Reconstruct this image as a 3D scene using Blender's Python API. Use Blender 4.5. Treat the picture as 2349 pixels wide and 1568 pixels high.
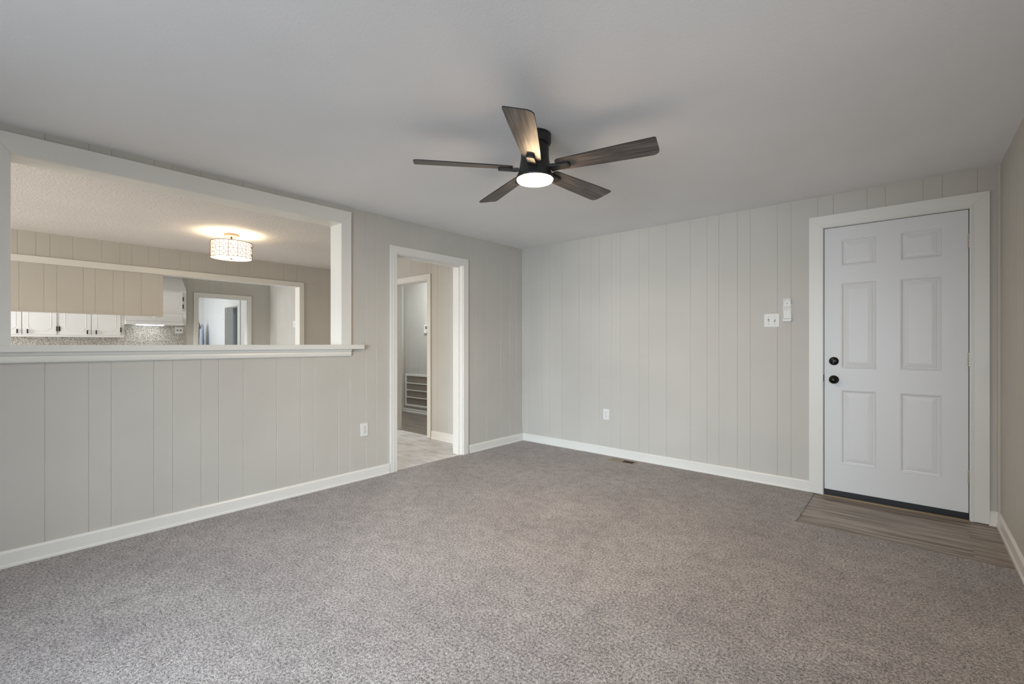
import bpy, bmesh, math, random
from mathutils import Vector, Matrix, Euler
random.seed(7)
for o in list(bpy.data.objects): bpy.data.objects.remove(o, do_unlink=True)
scene = bpy.context.scene
COL = scene.collection
R = math.radians
H = 2.36            # ceiling height
W = 4.067           # room width (x)
YB = -6.5           # wall behind the camera

# ---------------------------------------------------------------- camera
cam = bpy.data.cameras.new('camera')
cam_o = bpy.data.objects.new('camera', cam)
COL.objects.link(cam_o)
cam_o.location = (3.6339, -4.3570, 1.1894)
cam_o.rotation_euler = (R(90), 0, R(41.212))
cam.sensor_fit = 'HORIZONTAL'
cam.sensor_width = 36.0
cam.lens = 1048.27 / 2349 * 36.0
cam.shift_y = 4.38 / 2349
cam.clip_start = 0.02
scene.camera = cam_o

# ---------------------------------------------------------------- world, daylight, exposure
world = bpy.data.worlds.new('sky')
scene.world = world
world.use_nodes = True
wn = world.node_tree
sky = wn.nodes.new('ShaderNodeTexSky')
sky.sky_type = 'HOSEK_WILKIE'
sky.turbidity = 4.0
sky.sun_direction = (0.3, 0.5, 0.8)
wn.links.new(sky.outputs[0], wn.nodes['Background'].inputs[0])
wn.nodes['Background'].inputs[1].default_value = 0.35
scene.view_settings.view_transform = 'Standard'
scene.view_settings.look = 'None'
scene.view_settings.gamma = 1.0
scene.view_settings.use_curve_mapping = False
scene.view_settings.exposure = -0.2

def area(name, loc, aim, sx, sy, power, color, spread=180):
    l = bpy.data.lights.new(name, 'AREA')
    l.shape = 'RECTANGLE'; l.size = sx; l.size_y = sy
    l.energy = power; l.color = color; l.spread = R(spread)
    o = bpy.data.objects.new(name, l); COL.objects.link(o)
    o.location = loc
    o.rotation_euler = Vector(aim).to_track_quat('-Z', 'Y').to_euler()
    return o
DAY = (0.72, 0.86, 1.0)
# inferred daylight at the back and kitchen windows, added fill lamps elsewhere
area('daylight_back_window', (3.05, YB - 0.03, 1.25), (-0.36, 1, -0.25), 1.7, 1.1, 53, DAY, 68)
area('ceiling_fill_back', (2.7, YB - 0.02, 1.10), (-0.15, 1, 1.7), 1.9, 1.2, 36, (0.80, 0.89, 1.0), 106)  # added upward fill that brightens the ceiling
area('ceiling_fill_side', (W + 0.02, -5.35, 1.2), (-0.12, 1, 0.36), 1.1, 1.0, 6.5, (0.86, 0.92, 1.0), 58)  # added fill for the ceiling near the entry door
area('side_fill', (W + 0.03, -5.35, 1.40), (-1, 0.2, -0.10), 1.2, 1.3, 8, DAY, 150)  # weak general fill added at the right wall
area('daylight_kitchen_window', (-4.7, -7.17, 1.5), (0.05, 1, -0.05), 1.2, 1.0, 135, (0.92, 0.96, 1.0), 150)
area('dining_fill', (-1.7, -7.17, 1.5), (0, 1, -0.1), 1.6, 1.1, 70, (1.0, 0.955, 0.89), 150)  # added fill for the dining room, slightly warm
area('utility_fill', (-7.6, -2.97, 1.5), (0, 1, 0), 1.0, 1.0, 30, (0.9, 0.95, 1.0), 170)  # added fill brightening the utility room
area('bedroom_fill', (-6.9, 2.4, 1.5), (0, -1, 0), 1.0, 1.0, 70, DAY, 170)  # added fill for the space past the utility doorway

# ---------------------------------------------------------------- materials
def lin(c):
    return tuple((v / 12.92 if v <= 0.04045 else ((v + 0.055) / 1.055) ** 2.4) for v in (x / 255 for x in c)) + (1,)
class NT:
    def __init__(s, name):
        s.m = bpy.data.materials.new(name); s.m.use_nodes = True
        s.t = s.m.node_tree; s.b = s.t.nodes['Principled BSDF']
        s.tc = s.t.nodes.new('ShaderNodeTexCoord')
    def n(s, typ, **kw):
        x = s.t.nodes.new(typ)
        for k, v in kw.items():
            if k in x.inputs: x.inputs[k].default_value = v
            else: setattr(x, k, v)
        return x
    def l(s, a, b): s.t.links.new(a, b)
    def mapping(s, scale=(1, 1, 1), loc=(0, 0, 0)):
        mp = s.n('ShaderNodeMapping'); mp.inputs['Scale'].default_value = scale; mp.inputs['Location'].default_value = loc
        s.l(s.tc.outputs['Object'], mp.inputs['Vector']); return mp.outputs['Vector']
    def noise(s, scale, detail=2, rough=0.5, vec=None):
        x = s.n('ShaderNodeTexNoise', Scale=scale, Detail=detail, Roughness=rough)
        s.l(vec if vec is not None else s.tc.outputs['Object'], x.inputs['Vector']); return x.outputs['Fac']
    def ramp(s, fac, stops):
        r = s.n('ShaderNodeValToRGB'); e = r.color_ramp.elements
        while len(e) < len(stops): e.new(0.5)
        for i, (p, c) in enumerate(stops): e[i].position = p; e[i].color = lin(c)
        s.l(fac, r.inputs['Fac']); return r.outputs['Color']
    def mix(s, fac, a, b, blend='MIX'):
        x = s.n('ShaderNodeMix', data_type='RGBA', blend_type=blend)
        for sock, v in ((x.inputs[0], fac), (x.inputs[6], a), (x.inputs[7], b)):
            if hasattr(v, 'links'): s.l(v, sock)
            else: sock.default_value = v
        return x.outputs[2]
    def math(s, op, a, b=0.0):
        x = s.n('ShaderNodeMath', operation=op)
        for sock, v in ((x.inputs[0], a), (x.inputs[1], b)):
            if hasattr(v, 'links'): s.l(v, sock)
            else: sock.default_value = v
        return x.outputs[0]
    def bump(s, h, strength=0.3, dist=0.002, prev=None):
        x = s.n('ShaderNodeBump', Strength=strength, Distance=dist)
        s.l(h, x.inputs['Height'])
        if prev is not None: s.l(prev, x.inputs['Normal'])
        s.l(x.outputs['Normal'], s.b.inputs['Normal']); return x.outputs['Normal']
    def col(s, c):
        if hasattr(c, 'links'): s.l(c, s.b.inputs['Base Color'])
        else: s.b.inputs['Base Color'].default_value = lin(c)
    def rough(s, v): s.b.inputs['Roughness'].default_value = v
    def metal(s, v): s.b.inputs['Metallic'].default_value = v

def paint(name, c, rough=0.55, bs=250.0, bst=0.12, vary=3, streak=None):
    n = NT(name)
    big = n.noise(1.7, 2)
    a = tuple(max(0, v - vary) for v in c); b = tuple(min(255, v + vary) for v in c)
    n.col(n.ramp(big, [(0.3, a), (0.7, b)])); n.rough(rough)
    h = n.noise(bs, 3, 0.55) if streak is None else n.noise(1.0, 3, 0.6, n.mapping(streak))
    n.bump(h, bst, 0.001)
    return n.m
M = {}
M['wall'] = paint('greige_wall_paint', (198, 194, 185), 0.6, 260, 0.22)
M['wall_white'] = paint('white_wall_paint', (228, 228, 225), 0.6, 260, 0.15)
M['trim'] = paint('offwhite_trim_paint', (232, 230, 223), 0.34, bst=0.3, streak=(40, 40, 40), vary=2)
M['trim_v'] = paint('brushed_trim_paint_upright', (232, 230, 222), 0.30, bst=0.5, streak=(160, 160, 6), vary=2)
M['trim_h'] = paint('brushed_trim_paint_level', (232, 230, 222), 0.30, bst=0.5, streak=(160, 6, 160), vary=2)
M['door'] = paint('white_door_paint', (226, 226, 225), 0.42, 120, 0.06, vary=1)
M['cab'] = paint('white_cabinet_paint', (232, 230, 226), 0.4, 150, 0.05, vary=1)
M['white_plastic'] = paint('white_plastic', (232, 231, 226), 0.35, 100, 0.02, vary=1)
M['grey_mark'] = paint('grey_print', (120, 120, 120), 0.5, 100, 0.02, vary=2)
M['slot'] = paint('dark_slot', (40, 38, 36), 0.6, 100, 0.02, vary=2)
M['black'] = paint('matte_black_metal', (36, 35, 33), 0.5, 300, 0.05, vary=2)
M['bronze'] = paint('oil_rubbed_bronze', (30, 27, 25), 0.25, 200, 0.04, vary=3); M['bronze'].node_tree.nodes['Principled BSDF'].inputs['Metallic'].default_value = 0.6
M['nickel'] = paint('brushed_nickel', (190, 182, 168), 0.32, 300, 0.05, vary=3); M['nickel'].node_tree.nodes['Principled BSDF'].inputs['Metallic'].default_value = 0.9
M['rubber'] = paint('black_rubber_sweep', (18, 18, 19), 0.5, 100, 0.05, vary=2)
M['threshold'] = paint('oak_threshold', (150, 128, 98), 0.5, 60, 0.1, vary=8)
M['register'] = paint('brown_register_paint', (146, 132, 114), 0.45, 100, 0.05, vary=4)
M['register_shade'] = paint('duct_shade', (26, 23, 20), 0.8, 100, 0.05, vary=2)
M['bronze_trim'] = paint('warm_bronze_band', (112, 84, 66), 0.4, 100, 0.05, vary=4)
M['canopy_metal'] = paint('tan_bronze_metal', (84, 66, 48), 0.5, 100, 0.05, vary=4)
M['blue_cloth'] = paint('pale_blue_cloth', (192, 204, 224), 0.85, 180, 0.2, vary=6)
M['grey_metal'] = paint('grey_enamel_metal', (118, 116, 110), 0.5, 100, 0.05, vary=4)
M['red_plastic'] = paint('dark_red_plastic', (120, 40, 46), 0.5, 100, 0.05, vary=4)

def ceiling_mat(name, c, s1, st, dist):
    n = NT(name)
    n.col(n.ramp(n.noise(1.2, 2), [(0.3, tuple(v - 3 for v in c)), (0.7, tuple(v + 3 for v in c))])); n.rough(0.8)
    v = n.n('ShaderNodeTexVoronoi', Scale=s1); v.feature = 'SMOOTH_F1'
    wv = n.noise(s1 * 0.35, 4, 0.6)
    mixv = n.n('ShaderNodeVectorMath', operation='ADD'); n.l(n.tc.outputs['Object'], mixv.inputs[0])
    sc = n.n('ShaderNodeVectorMath', operation='SCALE'); n.l(n.n('ShaderNodeTexNoise', Scale=18.0).outputs['Color'], sc.inputs[0]); sc.inputs['Scale'].default_value = 0.05
    n.l(sc.outputs[0], mixv.inputs[1]); n.l(mixv.outputs[0], v.inputs['Vector'])
    h = n.math('ADD', n.math('MULTIPLY', v.outputs['Distance'], 0.5), wv)
    n.bump(h, st, dist)
    return n.m
M['ceiling'] = ceiling_mat('textured_ceiling_paint', (236, 236, 236), 95, 0.19, 0.003)
M['ceiling2'] = ceiling_mat('stippled_ceiling_paint', (226, 222, 218), 90, 0.75, 0.007)

# carpet: mottled taupe twist pile, dark stops paint the shade between tufts
n = NT('taupe_twist_carpet')
fine = n.noise(230, 3, 0.7); mid = n.noise(88, 3, 0.6); clump = n.noise(13, 3, 0.6); big = n.noise(2.2, 3, 0.55)
t = n.math('ADD', n.math('MULTIPLY', fine, 0.58), n.math('MULTIPLY', mid, 0.42))
ts = n.math('ADD', t, n.math('MULTIPLY', n.math('SUBTRACT', clump, 0.5), 0.11))
c1 = n.ramp(ts, [(0.38, (56, 50, 47)), (0.455, (140, 133, 130)), (0.53, (194, 188, 185)), (0.62, (236, 231, 229))])
c2 = n.ramp(big, [(0.3, (230, 227, 226)), (0.7, (255, 253, 251))])
n.col(n.mix(1.0, c1, c2, 'MULTIPLY')); n.rough(0.95)
n.b.inputs['Sheen Weight'].default_value = 0.25
n.bump(t, 1.0, 0.012)
M['carpet'] = n.m

def plank(name, stops, along='x', gloss=0.42, width=0.18):
    n = NT(name)
    sc = (1.0, 1.0, 1.0)
    mp = n.n('ShaderNodeMapping'); n.l(n.tc.outputs['Object'], mp.inputs['Vector'])
    if along == 'y': mp.inputs['Rotation'].default_value = (0, 0, R(90))
    br = n.n('ShaderNodeTexBrick'); n.l(mp.outputs[0], br.inputs['Vector'])
    br.inputs['Scale'].default_value = 1.0; br.inputs['Brick Width'].default_value = 2.6; br.inputs['Row Height'].default_value = width
    br.inputs['Mortar Size'].default_value = 0.0012; br.inputs['Color1'].default_value = (0.42, 0.42, 0.42, 1); br.inputs['Color2'].default_value = (0.6, 0.6, 0.6, 1); br.inputs['Mortar'].default_value = (0.3, 0.3, 0.3, 1)
    st = n.n('ShaderNodeMapping'); n.l(mp.outputs[0], st.inputs['Vector']); st.inputs['Scale'].default_value = (2.2, 42, 42)
    add = n.n('ShaderNodeVectorMath', operation='ADD'); n.l(st.outputs[0], add.inputs[0])
    sc2 = n.n('ShaderNodeVectorMath', operation='SCALE'); n.l(br.outputs['Color'], sc2.inputs[0]); sc2.inputs['Scale'].default_value = 40.0
    n.l(sc2.outputs[0], add.inputs[1])
    g = n.noise(1.0, 5, 0.62, add.outputs[0])
    f = n.math('ADD', n.math('MULTIPLY', g, 0.85), n.math('MULTIPLY', br.outputs['Color'], 0.18))
    n.col(n.ramp(f, stops)); n.rough(gloss); n.bump(g, 0.12, 0.001)
    return n.m
M['plank'] = plank('grey_brown_vinyl_plank', [(0.36, (82, 73, 65)), (0.47, (126, 115, 104)), (0.56, (156, 144, 132)), (0.68, (178, 167, 155))], 'x')
M['plank_hall'] = plank('taupe_vinyl_plank', [(0.36, (74, 66, 58)), (0.47, (108, 98, 88)), (0.56, (134, 124, 112)), (0.68, (160, 150, 138))], 'x')
n = NT('pale_stone_vinyl')
v1 = n.noise(5, 6, 0.62); v2 = n.noise(1, 4, 0.6, n.mapping((4, 14, 1)))
n.col(n.ramp(n.math('ADD', n.math('MULTIPLY', v1, 0.5), n.math('MULTIPLY', v2, 0.5)), [(0.38, (188, 186, 184)), (0.5, (216, 214, 212)), (0.62, (232, 230, 228))])); n.rough(0.32)
M['stone'] = n.m
# fan blade wood
n = NT('driftwood_blade')
mp = n.mapping((4.0, 120, 120))
g = n.noise(1.0, 5, 0.65, mp); w2 = n.noise(2.5, 2, 0.5, n.mapping((2, 9, 9)))
f = n.math('ADD', n.math('MULTIPLY', g, 0.75), n.math('MULTIPLY', w2, 0.25))
n.col(n.ramp(f, [(0.36, (50, 45, 42)), (0.47, (82, 75, 71)), (0.56, (104, 97, 93)), (0.68, (128, 121, 116))])); n.rough(0.42); n.bump(g, 0.1, 0.0008)
M['blade'] = n.m
# granite backsplash
n = NT('speckled_granite')
v = n.n('ShaderNodeTexVoronoi', Scale=95.0); n.l(n.tc.outputs['Object'], v.inputs['Vector'])
f = n.math('ADD', n.math('MULTIPLY', n.noise(55, 4, 0.7), 0.7), n.math('MULTIPLY', v.outputs['Distance'], 0.45))
n.col(n.ramp(f, [(0.36, (70, 64, 58)), (0.45, (138, 130, 120)), (0.56, (178, 172, 162)), (0.7, (206, 202, 194))])); n.rough(0.25)
M['granite'] = n.m
# filter mesh behind the return grille
n = NT('filter_mesh')
n.col(n.ramp(n.noise(260, 2, 0.6), [(0.35, (108, 98, 86)), (0.65, (168, 157, 142))])); n.rough(0.9)
M['filter'] = n.m

def glow(name, c, strength, base=(240, 240, 235)):
    n = NT(name); n.col(n.ramp(n.noise(3, 1), [(0.4, base), (0.6, base)]))
    n.b.inputs['Emission Color'].default_value = lin(c); n.b.inputs['Emission Strength'].default_value = strength; n.rough(0.4)
    return n.m
M['fan_lens'] = glow('lit_fan_lens', (255, 219, 174), 255.0)
M['shade'] = glow('lit_drum_shade', (255, 228, 190), 3.4)
M['diffuser'] = glow('lit_glass_diffuser', (255, 226, 186), 15.0)
M['hood_lamp'] = glow('lit_hood_lamp', (240, 248, 255), 14.0)
M['hall_fill_globe'] = glow('lit_hall_fill', (240, 248, 255), 150.0)  # glow of the added hall lamp
M['screen'] = paint('grey_lcd', (110, 114, 108), 0.3, 100, 0.02, vary=2)

# ---------------------------------------------------------------- mesh helpers
IDM = lambda a, d, z: (a, d, z)
class MB:
    """collects shapes into one bmesh; map turns (along, out, up) into world axes"""
    def __init__(s, fmap=None):
        s.bm = bmesh.new(); s.f = fmap or IDM; s.mi = 0
    def _face(s, vs):
        try:
            fc = s.bm.faces.new(vs); fc.material_index = s.mi; return fc
        except ValueError: return None
    def v(s, a, d, z): return s.bm.verts.new(s.f(a, d, z))
    def box(s, a0, a1, d0, d1, z0, z1):
        vs = [s.v(a, d, z) for z in (z0, z1) for d in (d0, d1) for a in (a0, a1)]
        for q in ((0, 1, 3, 2), (4, 6, 7, 5), (0, 4, 5, 1), (2, 3, 7, 6), (0, 2, 6, 4), (1, 5, 7, 3)):
            s._face([vs[i] for i in q])
    def quad(s, *pts): s._face([s.v(*p) for p in pts])
    def prism(s, poly, axis, lo, hi):
        """polygon in the two other coordinates, extruded along axis 'a','d' or 'z'"""
        def P(p, t):
            if axis == 'a': return s.v(t, p[0], p[1])
            if axis == 'd': return s.v(p[0], t, p[1])
            return s.v(p[0], p[1], t)
        A = [P(p, lo) for p in poly]; B = [P(p, hi) for p in poly]
        s._face(A); s._face(B[::-1])
        for i in range(len(poly)):
            j = (i + 1) % len(poly); s._face([A[i], A[j], B[j], B[i]])
    def lathe(s, prof, c=(0, 0, 0), seg=40, axis='z', smooth=True):
        """prof: list of (r, h) ; closed at r=0 ends"""
        rings = []
        for r, h in prof:
            ring = []
            if r < 1e-6:
                ring = [None]
                p = (c[0], c[1], c[2] + h) if axis == 'z' else (c[0], c[1] + h, c[2])
                ring = [s.v(*p)]
            else:
                for i in range(seg):
                    t = 2 * math.pi * i / seg
                    p = (c[0] + r * math.cos(t), c[1] + r * math.sin(t), c[2] + h) if axis == 'z' else (c[0] + r * math.cos(t), c[1] + h, c[2] + r * math.sin(t))
                    ring.append(s.v(*p))
            rings.append(ring)
        for A, B in zip(rings, rings[1:]):
            for i in range(seg):
                j = (i + 1) % seg
                if len(A) == 1 and len(B) == 1: break
                if len(A) == 1: fc = s._face([A[0], B[i], B[j]])
                elif len(B) == 1: fc = s._face([A[i], A[j], B[0]])
                else: fc = s._face([A[i], A[j], B[j], B[i]])
                if fc and smooth: fc.smooth = True
    def tube(s, pts, r, seg=8, closed=False):
        pts = [Vector(p) for p in pts]; N = len(pts); rings = []
        for i, p in enumerate(pts):
            if closed: d = pts[(i + 1) % N] - pts[i - 1]
            else: d = pts[min(i + 1, N - 1)] - pts[max(i - 1, 0)]
            d.normalize(); up = Vector((0, 0, 1)) if abs(d.z) < 0.9 else Vector((1, 0, 0))
            a = d.cross(up).normalized(); b = d.cross(a).normalized()
            rings.append([s.v(*(p + r * (math.cos(2 * math.pi * k / seg) * a + math.sin(2 * math.pi * k / seg) * b))) for k in range(seg)])
        for i in range(N if closed else N - 1):
            A, B = rings[i], rings[(i + 1) % N]
            for k in range(seg):
                fc = s._face([A[k], A[(k + 1) % seg], B[(k + 1) % seg], B[k]])
                if fc: fc.smooth = True
        if not closed: s._face(rings[0]); s._face(rings[-1][::-1])
    def build(s, name, mat, parent=None, bevel=0.0, kind=None, label=None, cat=None, group=None, origin=None, recalc=True, bseg=2):
        if recalc: bmesh.ops.recalc_face_normals(s.bm, faces=s.bm.faces)
        off = Vector(origin) if origin is not None else Vector((0, 0, 0))
        if origin is not None: bmesh.ops.translate(s.bm, verts=s.bm.verts, vec=-off)
        me = bpy.data.meshes.new(name); s.bm.to_mesh(me); s.bm.free()
        for m in (mat if isinstance(mat, (list, tuple)) else [mat]): me.materials.append(m)
        o = bpy.data.objects.new(name, me); COL.objects.link(o)
        if parent is not None: o.parent = parent
        elif origin is not None: o.location = off
        if bevel:
            b = o.modifiers.new('bevel', 'BEVEL'); b.width = bevel; b.segments = bseg; b.limit_method = 'ANGLE'; b.angle_limit = R(40)
        tag(o, label, cat, group, kind)
        return o
def tag(o, label=None, cat=None, group=None, kind=None):
    if label: o['label'] = label
    if cat: o['category'] = cat
    if group: o['group'] = group
    if kind: o['kind'] = kind
def thing(name, loc, label, cat, group=None, rotz=0, kind=None):
    o = bpy.data.objects.new(name, None); COL.objects.link(o)
    o.empty_display_size = 0.1; o.location = loc; o.rotation_euler = (0, 0, rotz)
    tag(o, label, cat, group, kind); return o
def dup(root, loc, rotz, label):
    r = root.copy(); COL.objects.link(r); r.location = loc; r.rotation_euler = (0, 0, rotz); r['label'] = label
    for ch in list(root.children):
        c = ch.copy(); COL.objects.link(c); c.parent = r
        for g in ch.children:
            d = g.copy(); COL.objects.link(d); d.parent = c
    return r
# wall frames: a along the wall, d out of the wall into the room, z up
fA = lambda a, d, z: (d, a, z)                 # left wall, faces +x
fB = lambda a, d, z: (a, -d, z)                # far wall with the entry door, faces -y
fC = lambda a, d, z: (W - d, a, z)             # right wall, faces -x
XD, XE, YG, YH, XH, YU, XU = -3.257, -6.0, -0.68, 0.481, -3.161, -1.04, -8.914
fD = lambda a, d, z: (XD + d, a, z)
fE = lambda a, d, z: (XE + d, a, z)
fG = lambda a, d, z: (a, YG - d, z)
fH = lambda a, d, z: (a, YH - d, z)
fX = lambda a, d, z: (XH + d, a, z)
fU = lambda a, d, z: (a, YU - d, z)
fV = lambda a, d, z: (XU + d, a, z)

def wall(name, fmap, a0, a1, openings=(), grooves=(), t=0.12, mat='wall', z0=-0.03, z1=H + 0.02, label=None, gd=0.0028, gw=0.0055):
    """grooved panelling skin over a solid core, with rectangular openings (a0,a1,z0,z1)"""
    b = MB(fmap)
    gv = [g for g in grooves if a0 + 0.01 < g < a1 - 0.01]
    br = {round(a0, 4): 0, round(a1, 4): 0}
    for g in gv:
        br[round(g - gw / 2, 4)] = 0; br[round(g, 4)] = gd; br[round(g + gw / 2, 4)] = 0
    for o in openings:
        for e in o[:2]:
            if a0 < e < a1: br.setdefault(round(e, 4), 0)
    def spans(m):
        iv = [(z0, z1)]
        for o in openings:
            if o[0] < m < o[1]:
                nv = []
                for lo, hi in iv:
                    if o[2] > lo: nv.append((lo, min(hi, o[2])))
                    if o[3] < hi: nv.append((max(lo, o[3]), hi))
                iv = [q for q in nv if q[1] - q[0] > 1e-4]
        return iv
    ks = sorted(br)
    for p, q in zip(ks, ks[1:]):
        for lo, hi in spans((p + q) / 2):
            b.quad((p, -br[p], lo), (q, -br[q], lo), (q, -br[q], hi), (p, -br[p], hi))
    ks = sorted({a0, a1} | {e for o in openings for e in o[:2] if a0 < e < a1})
    for p, q in zip(ks, ks[1:]):
        for lo, hi in spans((p + q) / 2): b.box(p, q, -t, -0.004, lo, hi)
    return b.build(name, M[mat], kind='structure', label=label, cat='wall', recalc=False)

def casing(b, a0, a1, ztop, w, t=0.018, bead=True, zb=0.0, wt=None):
    """three-sided casing around an opening a0..a1 with a mitred look and an inner stepped bead"""
    wt = wt or w
    def run(outer, inner, thick):
        # left, right, head with mitred ends
        pass
    L = [(a0 - w, zb), (a0 - w, ztop + wt), (a0, ztop), (a0, zb)]
    Rr = [(a1, zb), (a1, ztop), (a1 + w, ztop + wt), (a1 + w, zb)]
    T = [(a0 - w, ztop + wt), (a1 + w, ztop + wt), (a1, ztop), (a0, ztop)]
    for poly in (L, Rr, T): b.prism(poly, 'd', 0.0, t)
    if bead:
        for k, (wi, tt) in enumerate(((0.020, t + 0.0025), (0.011, t + 0.0045))):
            i0, i1, zt = a0, a1, ztop
            for poly in ([(i0 - wi, zb), (i0 - wi, zt + wi), (i0, zt), (i0, zb)], [(i1, zb), (i1, zt), (i1 + wi, zt + wi), (i1 + wi, zb)], [(i0 - wi, zt + wi), (i1 + wi, zt + wi), (i1, zt), (i0, zt)]):
                b.prism(poly, 'd', t - 0.001, tt)

def lining(b, a0, a1, z0, z1, d0, d1, t=0.018, bottom=False):
    """jamb boards lining an opening through the wall"""
    b.box(a0, a0 + t, d0, d1, z0, z1); b.box(a1 - t, a1, d0, d1, z0, z1); b.box(a0 + t, a1 - t, d0, d1, z1 - t, z1)
    if bottom: b.box(a0 + t, a1 - t, d0, d1, z0, z0 + t)

def base_profile(b, a0, a1, h=0.088, t=0.013, shoe=True):
    b.prism([(0, -0.012), (t, -0.012), (t, h - 0.012), (t * 0.55, h - 0.002), (t * 0.2, h), (0, h)], 'a', a0, a1)
    if shoe: b.prism([(t, -0.012), (t + 0.006, -0.012), (t + 0.006, 0.010), (t + 0.003, 0.016), (t, 0.017)], 'a', a0, a1)
def baseboard(name, fmap, spans, label, h=0.088, shoe=True):
    b = MB(fmap)
    for a0, a1 in spans: base_profile(b, a0, a1, h, shoe=shoe)
    return b.build(name, M['trim'], kind='structure', label=label, cat='baseboard')

# ---------------------------------------------------------------- room shell
PT = (-4.285, -2.41, 1.165, 2.205)            # pass-through opening in the left wall
DW = (-1.865, -1.000, -0.05, 2.045)           # doorway in the left wall
gA = [-4.156, -3.975, -3.875, -3.67, -3.57, -3.412, -3.308, -3.153, -2.922, -2.74, -2.636, -2.427, -2.324, -2.17, -2.063, -1.912, -1.679, -1.543, -1.44, -1.163, -0.938, -0.832, -0.647, -0.41, -0.248, -0.131, -4.34, -4.5, -4.62, -4.8, -4.95, -5.2, -5.4, -5.62, -5.8, -6.0, -6.2]
gB = [0.092, 0.304, 0.41, 0.585, 0.823, 0.975, 1.079, 1.23, 1.332, 1.54, 1.644, 1.828, 2.059, 2.21, 2.314, 2.47, 2.574, 2.782, 2.881, 3.066, 3.169, 3.377, 3.484, 3.691, 3.792, 3.963]
wall('wall_left', fA, -7.2, YH + 0.1, [(PT[0] - 0.021, PT[1] + 0.021, PT[2], PT[3] + 0.021), (DW[0] - 0.001, DW[1] + 0.001, DW[2], DW[3] + 0.001)], gA, 0.150, label='greige panelled wall with the wide pass-through and the open doorway')
wall('wall_far', fB, -0.145, W + 0.12, [(3.088, 3.940, -0.05, 2.115)], gB, 0.12, label='greige panelled wall around the white entry door')
wall('wall_right', fC, YB, 0.0, [(-5.95, -4.75, 0.75, 2.05)], [-0.35 - 0.27 * i for i in range(22)], 0.12, label='greige panelled wall at the right edge of the photo')
wall('wall_back', lambda a, d, z: (a, YB + d, z), -0.145, W + 0.12, [(1.6, 3.6, 0.45, 2.1)], [], 0.12, label='greige wall behind the camera with a wide window')
b = MB(); b.box(-0.10, W + 0.12, YB - 0.12, 0.12, H, H + 0.12)
b.build('ceiling', M['ceiling'], kind='structure', label='white textured ceiling over the carpeted room', cat='ceiling')
# carpet with an uneven cut edge round the vinyl entry patch
VX0, VY = 3.045, -0.795
b = MB()
edge = []
def wob(): return random.uniform(-0.0045, 0.0045)
b.quad((-0.012, YB - 0.02, 0), (W + 0.02, YB - 0.02, 0), (W + 0.02, VY - 0.05, 0), (-0.012, VY - 0.05, 0))
b.quad((-0.012, VY - 0.05, 0), (VX0 - 0.05, VY - 0.05, 0), (VX0 - 0.05, 0.02, 0), (-0.012, 0.02, 0))
N = 150
pts = [(VX0 + wob(), 0.02 + (VY - 0.02) * i / 110) for i in range(110)] + [(VX0, VY)] + [(VX0 + (W + 0.02 - VX0) * i / N, VY + wob()) for i in range(1, N + 1)]
inn = [(VX0 - 0.05, 0.02 + (VY - 0.02) * i / 110) for i in range(110)] + [(VX0 - 0.05, VY - 0.05)] + [(VX0 + (W + 0.02 - VX0) * i / N, VY - 0.05) for i in range(1, N + 1)]
for i in range(len(pts) - 1):
    p, q, r_, s_ = pts[i], pts[i + 1], inn[i + 1], inn[i]
    b.quad((p[0], p[1], -0.001), (q[0], q[1], -0.001), (r_[0], r_[1], 0), (s_[0], s_[1], 0))
    b.quad((p[0], p[1], -0.001), (q[0], q[1], -0.001), (q[0] + 0.002, q[1] + 0.002, -0.012), (p[0] + 0.002, p[1] + 0.002, -0.012))
b.build('floor', M['carpet'], kind='structure', label='taupe twist-pile carpet covering most of the room floor', cat='carpet', recalc=False)
b = MB(); b.box(VX0 - 0.04, W + 0.1, VY - 0.04, 0.10, -0.05, -0.008)
b.build('floor_entry', M['plank'], kind='structure', label='grey-brown vinyl plank patch in front of the entry door', cat='floor')
b = MB(); b.box(XE - 0.02, -0.0, -7.3, -0.60, -0.06, -0.006)
b.build('floor_dining', M['stone'], kind='structure', label='pale grey stone-look vinyl floor beyond the open doorway', cat='floor')
b = MB(); b.box(-3.4, -0.1, -0.60, 0.6, -0.06, -0.005)
b.build('floor_hall', M['plank_hall'], kind='structure', label='taupe plank floor of the hallway with the return grille', cat='floor')
baseboard('baseboard_left', fA, [(YB, -1.930), (-0.915, 0.0)], 'white baseboard along the left wall below the pass-through')
baseboard('baseboard_far', fB, [(0.0, 3.012)], 'white baseboard along the far wall left of the entry door')
baseboard('baseboard_right', fC, [(YB, -0.0)], 'white baseboard along the right wall')
b = MB(fB); base_profile(b, 4.015, W); b.build('baseboard_corner', M['trim'], kind='structure', label='short piece of white baseboard right of the entry door casing', cat='baseboard')
# corner beads
b = MB(); b.prism([(0, 0), (0.012, 0), (0.009, -0.009), (0, -0.012)], 'z', 0.088, H)
b.build('trim_corner', M['wall'], kind='structure', label='thin greige corner bead where the left and far walls meet', cat='trim')
b = MB(); b.prism([(W, 0), (W - 0.016, 0), (W - 0.011, -0.011), (W, -0.016)], 'z', 0.088, H)
b.build('trim_corner_right', M['wall'], kind='structure', label='thin greige corner bead right of the entry door', cat='trim')

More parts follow.
